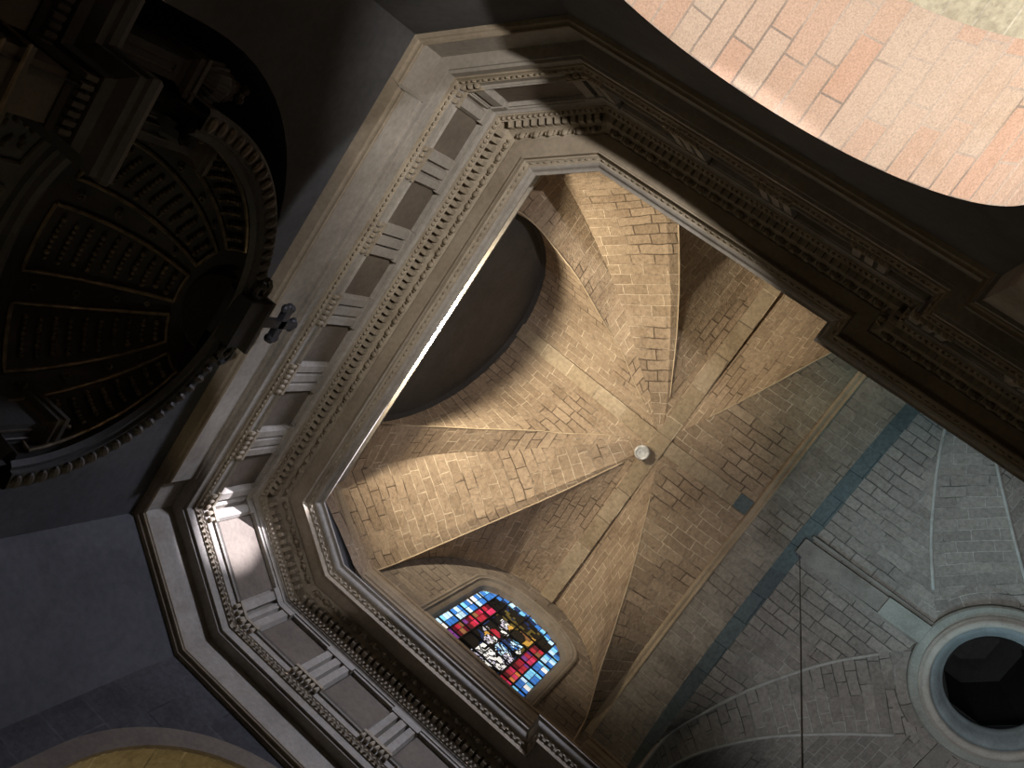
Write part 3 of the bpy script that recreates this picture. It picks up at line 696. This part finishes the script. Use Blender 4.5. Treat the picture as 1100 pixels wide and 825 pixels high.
for sx in (-1, 1): q.quad((XC + sx * (ARW - .02), YW, 15.2), (XC + sx * (ARW - .02), 5.99, 15.2), (XC + sx * (ARW - .02), 5.99, ZSP), (XC + sx * (ARW - .02), YW, ZSP))
tag(q.build('trim_lunette', M_DARKPL), 'dark reveal around the end lunette', 'reveal', kind='structure')

# ------------------------------------------------------------------ stained glass window in the left lunette
WC, WB, WS, WH, WR = 1.88, 15.86, 18.25, 1.05, .82     # centre, sill, springing, half width, rise
def wloop(e, x=None, n=40):
    h = WH + e
    return [(WC - h, WB - e)] + [(WC - h * math.cos(PI * i / n), WS + (WR + e) * abs(math.sin(PI * i / n)) ** .85) for i in range(n + 1)] + [(WC + h, WB - e)]
win = MB()
prof = [(.27, 7.41), (.27, 7.37), (.23, 7.36), (.20, 7.39), (.17, 7.39), (.15, 7.44), (.10, 7.47), (.06, 7.50), (.03, 7.60), (.0, 7.62)]
for (e0, x0), (e1, x1) in zip(prof, prof[1:]):
    A, Bq = wloop(e0), wloop(e1)
    for i in range(len(A)):
        j = (i + 1) % len(A)
        win.quad((x0, *A[i]), (x0, *A[j]), (x1, *Bq[j]), (x1, *Bq[i]))
w1 = win.build('window_1', stone('window_frame_stone', (.26, .225, .185), (.2, .17, .14), 2.0)); tag(w1, 'arched stained glass window glowing blue, red and white', 'window', kind='structure')
PAL = {'dk': ((.01, .012, .015), .05), 'nv': ((.02, .05, .2), .25), 'bl': ((.05, .22, .68), .75), 'cy': ((.22, .62, .92), 1.0), 'lb': ((.55, .78, .98), 1.05), 'wh': ((.93, .93, .92), 1.0), 'lv': ((.66, .63, .80), .8),
       'rd': ((.55, .03, .06), .55), 'pk': ((.66, .04, .13), .8), 'mr': ((.16, .012, .03), .3), 'br': ((.34, .16, .07), .55), 'oc': ((.62, .36, .07), .7), 'ol': ((.17, .13, .035), .4), 'or': ((.72, .25, .07), .8), 'pu': ((.22, .06, .30), .6)}
PN = list(PAL); GM = [glass('glass_' + {'dk': 'black', 'nv': 'navy', 'bl': 'blue', 'cy': 'cyan', 'lb': 'pale_blue', 'wh': 'white', 'lv': 'lavender', 'rd': 'red', 'pk': 'crimson', 'mr': 'maroon', 'br': 'brown', 'oc': 'ochre', 'ol': 'olive', 'or': 'orange', 'pu': 'purple'}[k], *PAL[k]) for k in PN]
# figures as ellipses in sheet coordinates u 0..1 (left to right), v 0..1.2 (bottom to top): (u, v, ru, rv, angle, colour)
FIG = [(.34, .42, .09, .10, 0, 'nv'), (.30, .32, .10, .16, 0, 'dk'), (.52, .20, .10, .24, .2, 'wh'), (.62, .34, .13, .16, -.3, 'wh'), (.47, .12, .08, .12, 0, 'lv'), (.55, .06, .12, .08, 0, 'wh'),
       (.57, .60, .085, .09, 0, 'bl'), (.545, .52, .05, .06, 0, 'lb'), (.60, .50, .09, .07, .4, 'lb'), (.68, .45, .06, .10, .3, 'lv'), (.64, .74, .075, .075, 0, 'lb'), (.60, .80, .05, .05, 0, 'cy'), (.71, .66, .05, .07, 0, 'wh'),
       (.335, .60, .035, .05, 0, 'lv'), (.40, .55, .05, .05, 0, 'oc'), (.42, .64, .06, .07, 0, 'rd'), (.43, .50, .05, .09, 0, 'lv'), (.47, .58, .045, .05, 0, 'wh'), (.45, .85, .075, .10, .2, 'lv'), (.47, .79, .05, .06, 0, 'wh'), (.40, .92, .05, .05, 0, 'wh'),
       (.50, .92, .06, .07, 0, 'oc'), (.53, 1.02, .16, .06, .1, 'ol'), (.42, 1.0, .10, .05, 0, 'ol'), (.68, .95, .07, .12, -.4, 'oc'), (.62, .98, .07, .05, 0, 'br'), (.73, .78, .05, .08, 0, 'ol'), (.57, .88, .08, .10, 0, 'dk'), (.26, .22, .03, .05, 0, 'lb'), (.36, .10, .05, .05, 0, 'lv')]
rg = random.Random(11)
def vtop(u): 
    c = (u - .5) * 2; s_ = max(0, 1 - c * c) ** .5
    return (WS - WB + WR * s_ ** .85) / (WS - WB)
def colour(u, v):
    e = min(u, 1 - u); top = vtop(u) - v
    if e < .135 or top < .085: 
        return rg.choice(['cy', 'lb', 'bl', 'wh', 'lb', 'cy', 'bl', 'bl'] if v < .95 else ['bl', 'nv', 'bl', 'lb', 'bl', 'cy'])
    if e < .145: return 'dk'
    if e < .26 and v < 1.0: return rg.choice(['rd', 'pk', 'mr', 'br', 'rd', 'mr', 'pu', 'pk', 'or' if u > .5 else 'mr'])
    if e < .28: return 'dk'
    for fu, fv, ru, rv, an, cc in reversed(FIG):
        du, dv = u - fu, (v - fv); a, b = du * math.cos(an) + dv * math.sin(an), -du * math.sin(an) + dv * math.cos(an)
        if (a / ru) ** 2 + (b / rv) ** 2 < 1:
            if rg.random() < .12: return {'wh': 'lv', 'lb': 'bl', 'bl': 'nv', 'lv': 'wh', 'nv': 'dk', 'oc': 'br', 'ol': 'dk', 'rd': 'mr'}.get(cc, cc)
            return cc
    return rg.choice(['dk', 'dk', 'dk', 'dk', 'nv', 'dk', 'ol' if v > .8 else 'dk'])
gl = MB(); XG = 7.60; SW = 2 * WH; SH = WS - WB
def gpt(u, v): return (XG, WC + WH - u * SW, WB + v * SH)
nu, nv = 60, 72
def is_border(u, v): return min(u, 1 - u) < .28 or vtop(u) - v < .085
def cell(i, j):
    uc, vc = (i + .5) / nu, (j + .5) / nv
    if i < 0 or j < 0 or i >= nu or vc > vtop(uc): return None
    if is_border(uc, vc):                       # square quarries two cells wide
        rg.seed((i // 4) * 977 + (j // 5) * 31 + 5)
        uu, vv = ((i // 4) * 4 + 2) / nu, ((j // 5) * 5 + 2) / nv
        top = vtop(uc) - vc
        return colour(uu if min(uu, 1 - uu) < .28 else uc, min(vv, vtop(uc) - .001) if top >= .085 else vc)
    rg.seed((i // 2) * 131 + (j // 3) * 7 + 1)
    c = colour(uc, vc)
    if c in ('wh', 'lv', 'lb', 'bl', 'cy') and (math.sin(uc * 61 + 9 * math.sin(vc * 13)) > .86 or math.sin(vc * 47 + 7 * math.sin(uc * 17)) > .93): c = 'dk'
    return c
CELL = {(i, j): cell(i, j) for i in range(-1, nu + 1) for j in range(-1, int(nv * 1.35) + 1)}
for (i, j), cc in CELL.items():
    if cc is None: continue
    uc, vc = (i + .5) / nu, (j + .5) / nv
    bd = is_border(uc, vc)
    def gap(di, dj):
        o = CELL.get((i + di, j + dj))
        if bd: return .2 if ((di < 0 and i % 4 == 0) or (di > 0 and i % 4 == 3) or (dj < 0 and j % 5 == 0) or (dj > 0 and j % 5 == 4)) else 0
        return .22 if o != cc else 0
    a, b = (i + gap(-1, 0)) / nu, (i + 1 - gap(1, 0)) / nu; c_, d_ = (j + gap(0, -1)) / nv, min((j + 1 - gap(0, 1)) / nv, vtop(uc) + .01)
    gl.quad(gpt(a, c_), gpt(b, c_), gpt(b, d_), gpt(a, d_), None, PN.index(cc))
gl.build('stained_glass', GM, w1)
ld = MB(); ld.quad(*[(XG + .02, WC + sy * (WH + .15), z) for sy, z in ((-1, WB - .1), (1, WB - .1), (1, WS + WR + .15), (-1, WS + WR + .15))]); ld.build('lead_backing', M_LEAD, w1)
br_ = MB()
for u in (.14, .27, .5, .73, .86): br_.box(Vector(gpt(u, 0)) - Vector((.03, .011, 0)), (.03, 0, 0), (0, .022, 0), (0, 0, SH * (vtop(u) - .0)))
for v in (.2, .4, .6, .8, 1.0): 
    hw = WH if v <= 1 else WH * .8
    br_.box((XG - .03, WC - hw, WB + v * SH - .011), (.03, 0, 0), (0, 2 * hw, 0), (0, 0, .022))
br_.build('saddle_bars', M_LEAD, w1)

# ------------------------------------------------------------------ altarpiece in the recess
alt = root('altarpiece', 'huge dark altarpiece with coffered half dome and gilt edges in the end recess', 'altarpiece')
AX, AY, AZ, ARR = 3.10, 5.30, 7.72, 1.80      # arch of the half dome
def apt(r, a, y): return (AX - r * math.cos(a), y, AZ + r * math.sin(a))
q = MB(); prof = [(ARR - .06, AY + .05), (ARR - .02, AY), (ARR + .02, AY), (ARR + .03, AY - .04), (ARR + .20, AY - .05), (ARR + .23, AY - .02), (ARR + .23, AY + .3)]
for i in range(56):
    a0, a1 = PI * i / 56, PI * (i + 1) / 56
    for (r0, y0), (r1, y1) in zip(prof, prof[1:]): q.quad(apt(r0, a0, y0), apt(r0, a1, y0), apt(r1, a1, y1), apt(r1, a0, y1))
arc_o = q.build('archivolt', M_RETG, alt)
q = MB()
for i in range(44):
    a = PI * (i + .5) / 44; q.blob(apt(ARR + .115, a, AY - .06), .05, .04, .075, 7, 5, Matrix.Rotation(a - PI / 2, 3, 'Y'))
q.build('egg_moulding', M_RET, arc_o)
# front wall of the altarpiece around the arch, up to the extrados only
DEP = 1.25
def dome(u, v, k=1.0):
    """u: 0..PI round the springing (plan), v: 0 springing .. PI/2 crown; quarter dome behind the arch plane"""
    r = ARR * k
    return Vector((AX - r * math.cos(u) * math.cos(v), AY + .05 + DEP * k * math.sin(u) * math.cos(v), AZ + r * math.sin(v)))
q = MB()
for i in range(40):
    for j in range(16):
        u0, u1, v0, v1 = PI * i / 40, PI * (i + 1) / 40, PI / 2 * j / 16, PI / 2 * (j + 1) / 16
        q.quad(dome(u0, v0), dome(u1, v0), dome(u1, v1), dome(u0, v1))
q.lathe([(0, 0)], (0, 0, 0), 1)
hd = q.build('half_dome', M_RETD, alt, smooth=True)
NP = 5
for k in range(NP):
    ua, ub = PI * k / NP + .10, PI * (k + 1) / NP - .10; va, vb = .16, 1.12
    p = MB(); e = .965
    edge = []
    m_ = 14
    for i in range(m_ + 1): edge.append((ua + (ub - ua) * i / m_, va))
    for i in range(1, m_ + 1): edge.append((ub, va + (vb - va) * i / m_))
    for i in range(1, m_ + 1): edge.append((ub + (ua - ub) * i / m_, vb))
    for i in range(1, m_): edge.append((ua, vb + (va - vb) * i / m_))
    p.tube([dome(u, v, .985) for u, v in edge] + [dome(*edge[0], .985)], .022, 6)
    pn = p.build('coffer_frame', M_GILT, alt)
    st = MB(); rows = 10
    for j in range(rows):
        v = va + .09 + (vb - va - .16) * j / (rows - 1); nn = max(3, int(8 * math.cos(v) + 1))
        for i in range(nn):
            u = ua + .07 + (ub - ua - .14) * (i + (.75 if j % 2 else .25)) / nn
            st.blob(dome(u, v, .975), .024 if (i + j) % 3 else .031, None, None, 6, 4)
    tag(st.build('gilt_rosettes', M_GILT, pn), kind='stuff')
for k in range(1, NP):        # scrolls on the ribs between the coffers
    u = PI * k / NP
    for v, r in ((.25, .05), (.5, .045), (.75, .04), (.95, .03)):
        c = dome(u, v, .97); a = dome(u + .05, v, .97) - dome(u - .05, v, .97); a.normalize(); b = (dome(u, v + .05, .97) - dome(u, v - .05, .97)).normalized()
        q = MB(); q.tube([c + (a * math.cos(t * .5) + b * math.sin(t * .5)) * r * (1 - t / 22) for t in range(16)], .011, 5); q.build('scroll_ornament', M_RET, hd)
q = MB()                      # springing cornice of the half dome and the panelled drum below it
for (k0, z0), (k1, z1) in zip([(1.02, .05), (.93, .04), (.90, -.02), (.92, -.07), (.96, -.10), (.96, -.16), (1.0, -.18)], [(.93, .04), (.90, -.02), (.92, -.07), (.96, -.10), (.96, -.16), (1.0, -.18), (1.0, -1.9)]):
    for i in range(40):
        u0, u1 = PI * i / 40, PI * (i + 1) / 40
        P = lambda u, k, z: Vector((AX - ARR * k * math.cos(u), AY + .05 + DEP * k * math.sin(u), AZ + z))
        q.quad(P(u0, k0, z0), P(u1, k0, z0), P(u1, k1, z1), P(u0, k1, z1))
dr = q.build('drum', M_RETG, alt, smooth=False)
for k in range(5):
    q = MB(); ua, ub = PI * k / 5 + .08, PI * (k + 1) / 5 - .08
    pts = []
    for a, z in ((ua, -.3), (ub, -.3), (ub, -.95), (ua, -.95), (ua, -.3)):
        pts.append(P(a, .985, z))
    full = []
    for a, b in zip(pts, pts[1:]):
        for i in range(8):
            c = a.lerp(b, i / 8); full.append(c)
    full = [Vector((x, y, z)) for x, y, z in full]
    loop = []
    for (a0, z0_), (a1, z1_) in zip(((ua, -.3), (ub, -.3), (ub, -.95), (ua, -.95)), ((ub, -.3), (ub, -.95), (ua, -.95), (ua, -.3))):
        for i in range(8): loop.append(P(a0 + (a1 - a0) * i / 8, .985, z0_ + (z1_ - z0_) * i / 8))
    q.tube(loop + [loop[0]], .025, 6); fr_ = q.build('panel_frame', M_RET, dr)
    q = MB()
    for i in range(26):
        a = ua + .09 + (ub - ua - .18) * rg.random(); z = -.38 - .5 * rg.random(); q.blob(P(a, .985, z), .03 + .03 * rg.random(), None, .02, 6, 4)
    tag(q.build('carved_foliage', M_RET, fr_), kind='stuff')
# cap at the top of the half dome
q = MB(); q.lathe([(0, -.02), (.42, -.05), (.47, .0)], (AX, AY + .10, AZ + ARR - .10), 24, a0=0, a1=PI); q.build('shell_cap', M_RETD, alt)
# flanks: column, entablature, pedestal, urn; mirrored on both sides of the arch
def bxx(mb, x0, x1, y0, y1, z0, z1, mir, m=0):
    if mir: x0, x1 = 2 * AX - x1, 2 * AX - x0
    mb.box((x0, y0, z0), (x1 - x0, 0, 0), (0, y1 - y0, 0), (0, 0, z1 - z0), m)
def moulded(mb, x0, x1, yf, yb, prof, mir):
    """block whose front and sides carry the profile [(projection, z)]"""
    for (p0, z0), (p1, z1) in zip(prof, prof[1:]):
        c = [[(x0 - p, yb, z), (x0 - p, yf - p, z), (x1 + p, yf - p, z), (x1 + p, yb, z)] for p, z in ((p0, z0), (p1, z1))]
        if mir: c = [[(2 * AX - x, y, z) for x, y, z in r] for r in c]
        for k in range(3): mb.quad(c[0][k], c[0][k + 1], c[1][k + 1], c[1][k])
    for p, z in (prof[0], prof[-1]):
        r = [(x0 - p, yb, z), (x0 - p, yf - p, z), (x1 + p, yf - p, z), (x1 + p, yb, z)]
        if mir: r = [(2 * AX - x, y, z) for x, y, z in r]
        mb.quad(*r)
for mir in (False, True):
    X = lambda x: 2 * AX - x if mir else x
    for (xa, xb, yf, yb) in ((1.34, 1.60, 5.52, 6.1), (.90, 1.14, 6.05, 6.7)):
        big = yf < 5.5
        q = MB(); moulded(q, xa, xb, yf, yb, [(.10, 5.72), (.10, 5.90), (.13, 5.91), (.13, 6.04), (.17, 6.08), (.17, 6.12)], mir); ar_ = q.build('architrave', M_RETG if big else M_RET, alt)
        for z, pr in ((5.90, .135), (6.06, .175)):
            q = MB(); q.tube([(X(xa - pr), yb, z), (X(xa - pr), yf - pr, z), (X(xb + pr), yf - pr, z), (X(xb + pr), yb, z)], .018, 6); q.build('gilt_bead', M_GILT, ar_)
        q = MB(); moulded(q, xa, xb, yf, yb, [(.08, 6.12), (.08, 6.50)], mir); q.build('frieze', M_RET, alt)
        q = MB(); moulded(q, xa, xb, yf, yb, [(.10, 6.50), (.12, 6.54), (.12, 6.70), (.16, 6.72)], mir)
        co = None
        dn = MB(); L = xb - xa + .3; nd = int(L / .075)
        for i in range(nd): bxx(dn, xa - .14 + i * .075, xa - .14 + i * .075 + .04, yf - .17, yf - .1, 6.56, 6.67, mir)
        dn.build('dentils', M_RET, q.build('bed_moulding', M_RETD, alt))
        q = MB(); moulded(q, xa, xb, yf, yb, [(.16, 6.72), (.19, 6.80), (.30, 6.86), (.30, 6.93), (.33, 6.95), (.34, 7.02), (.30, 7.10)], mir); q.build('cornice', M_RETG, alt)
        q = MB(); xq, xr = (xa + .02, xb + .0)
        moulded(q, xq, xr, yf + .06, yb, [(.06, 7.1), (.06, 7.2), (.0, 7.24), (.0, 8.12)], mir); pd = q.build('pedestal', M_RETG, alt)
        q = MB(); yy = yf + .055
        lp = [(X(xq + .07), yy, 7.32), (X(xr - .07), yy, 7.32), (X(xr - .07), yy, 8.04), (X(xq + .07), yy, 8.04), (X(xq + .07), yy, 7.32)]
        q.tube(lp, .014, 5); q.build('panel_bead', M_RET, pd)
        q = MB(); moulded(q, xq, xr, yf + .06, yb, [(.0, 8.12), (.03, 8.16), (.09, 8.19), (.09, 8.25), (.11, 8.26), (.11, 8.31)], mir); q.build('pedestal_cap', M_RET, pd)
    # gadrooned urn on the outer pedestal
    q = MB(); c = Vector((X(1.02), 6.25, 8.31)); prof = [(.0, 0), (.13, 0), (.13, .05), (.06, .09), (.06, .14), (.17, .28), (.19, .42), (.13, .52), (.15, .56), (.09, .60), (.0, .66)]
    q.lathe(prof, c, 20); ur = q.build('urn', M_RETG, alt)
    q = MB()
    for i in range(14):
        a = 2 * PI * i / 14; q.tube([c + Vector((r * math.cos(a), r * math.sin(a), z)) for r, z in ((.07, .15), (.175, .28), (.195, .42))], .018, 5)
    q.build('gadroons', M_RETG, ur)
    q = MB()
    for i in range(14): q.blob(c + Vector((rg.uniform(-.08, .08), rg.uniform(-.08, .08), .68 + rg.uniform(0, .14))), .05, None, None, 6, 4)
    tag(q.build('carved_fruit', M_RET, ur), kind='stuff')
    # column with gilded leaf capital
    q = MB(); c = Vector((X(1.46), 5.74, 0)); q.lathe([(.30, .9), (.30, 1.1), (.24, 1.15), (.23, 2.5), (.20, 5.05), (.22, 5.07), (.22, 5.12)], c, 24); q.build('column', M_RETG, alt, smooth=True)
    q = MB(); q.lathe([(.20, 5.12), (.21, 5.3), (.30, 5.62), (.30, 5.66)], c, 20); cp = q.build('capital', M_GOLD, alt)
    q = MB()
    for row, (z, r, nn, hh) in enumerate(((5.14, .22, 10, .22), (5.28, .23, 10, .28))):
        for i in range(nn):
            a = 2 * PI * (i + .5 * row) / nn; dv = Vector((math.cos(a), math.sin(a), 0)); tv = Vector((-math.sin(a), math.cos(a), 0))
            pts = [(0, .0), (.03, .4), (.07, .8), (.13, 1.0), (.16, .86)]
            for (o0, h0), (o1, h1) in zip(pts, pts[1:]):
                w0 = .07 * (1 - .3 * h0); w1_ = .07 * (1 - .3 * h1)
                A_ = c + dv * (r + o0) + Vector((0, 0, z + h0 * hh)); B_ = c + dv * (r + o1) + Vector((0, 0, z + h1 * hh))
                q.quad(A_ - tv * w0, A_ + tv * w0, B_ + tv * w1_, B_ - tv * w1_)
    for i in range(4):
        a = PI / 4 + PI / 2 * i; dv = Vector((math.cos(a), math.sin(a), 0)); cc = c + dv * .33 + Vector((0, 0, 5.56))
        q.tube([cc + (dv * math.cos(t * .55) + Vector((0, 0, 1)) * math.sin(t * .55)) * (.085 - t * .0045) for t in range(16)], .02, 5)
    q.build('acanthus_leaves', M_GOLD, cp)
    q = MB(); moulded(q, 1.16, 1.76, 5.44, 6.0, [(.0, 5.66), (.04, 5.70), (.04, 5.73)], mir); q.build('abacus', M_RET, cp)
    q = MB(); bxx(q, .65, 1.6, 6.1, 6.9, 0, 5.72, mir); bxx(q, 1.08, 1.84, 5.40, 6.1, 0, .9, mir); q.build('side_pier', M_RETD, alt)
# body between the flanks: altar table level to the drum
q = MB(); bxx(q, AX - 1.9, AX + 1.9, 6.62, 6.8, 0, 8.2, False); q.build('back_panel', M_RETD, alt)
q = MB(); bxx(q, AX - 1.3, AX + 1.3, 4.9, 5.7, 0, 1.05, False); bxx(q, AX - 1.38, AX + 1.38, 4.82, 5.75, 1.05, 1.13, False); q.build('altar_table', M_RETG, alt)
# keystone pedestal with volutes over the arch
q = MB(); moulded(q, AX - .33, AX + .23, 5.12, 5.55, [(.0, 9.46), (.0, 9.72), (.05, 9.74), (.05, 9.79)], False); kp = q.build('cross_pedestal', M_RETG, alt)
for sx in (-1, 1):
    q = MB(); c = Vector((AX - .05 + sx * .40, 5.2, 9.60))
    q.tube([c + Vector((sx * math.cos(t * .5), 0, math.sin(t * .5))) * (.14 - t * .0065) for t in range(18)], .035, 6)
    q.build('volute', M_RETG, kp)
# the cross itself
cx = MB(); x0 = 3.03; y0 = 5.2; zb = 9.812
cx.box((x0 - .05, y0 - .04, zb - .018), (.10, 0, 0), (0, .08, 0), (0, 0, .74))
o = cx.build('altar_cross', M_IRON); tag(o, 'small dark metal cross with trefoil arms standing on the altarpiece top', 'cross')
q = MB(); q.box((x0 - .22, y0 - .04, zb + .40), (.44, 0, 0), (0, .08, 0), (0, 0, .11))
for dx in (-.22, .22):
    for dz, dd in ((.0, .0), (.06, -.02), (-.06, -.02)): q.blob((x0 + dx + (dd if dx > 0 else -dd), y0, zb + .455 + dz), .058, .045, .058, 10, 6)
q.build('cross_arms', M_IRON, o)
q = MB()
for dx, dz in ((0, .74), (.045, .69), (-.045, .69)): q.blob((x0 + dx, y0, zb + dz - .01), .05, .045, .05, 10, 6)
q.build('cross_finial', M_IRON, o)

# ------------------------------------------------------------------ ceiling lamp near the crossing of the ribs, hanging cable
lc = Vector((3.385, 2.01, 19.08))
q = MB(); q.lathe([(.0, .13), (.10, .13), (.155, .09), (.155, .0), (.14, -.025), (.105, -.03), (.10, -.01)], lc, 32)
o = q.build('ceiling_lamp', M_LAMPW, None, smooth=True); tag(o, 'small round white ceiling lamp beside the meeting point of the ribs', 'lamp')
q = MB(); q.lathe([(.10, -.012), (.06, .0), (.0, .005)], lc, 32); q.build('lens', M_LAMPG, o, smooth=True)
q = MB(); q.lathe([(.062, -.012), (.062, -.02), (.05, -.02), (.05, -.005)], lc, 32); q.build('inner_ring', M_LAMPW, o)
q = MB(); q.tube([lc + Vector((0, 0, .12)), lc + Vector((0, 0, .5))], .02, 8); q.build('mounting_stem', M_IRON, o)
def rayp(u, v, z):
    d = RIGHT * (u - 550) + DOWN * (v - 412.5) + FWD * 952.82
    return CP + d * ((z - CP.z) / d.z)
q = MB(); a = rayp(859, 597, 19.34); b = rayp(862.5, 860, 8.0); b = a + (b - a) * 1.5; q.tube([a.lerp(b, i / 10) for i in range(11)], .008, 6)
o = q.build('hanging_cable', M_CABLE); tag(o, 'thin black cable hanging from the grey vault near the oculus', 'cable')
q = MB(); q.lathe([(.0, -.02), (.05, -.02), (.06, .02), (.06, .06)], a, 16); q.build('cable_hook', M_IRON, o)
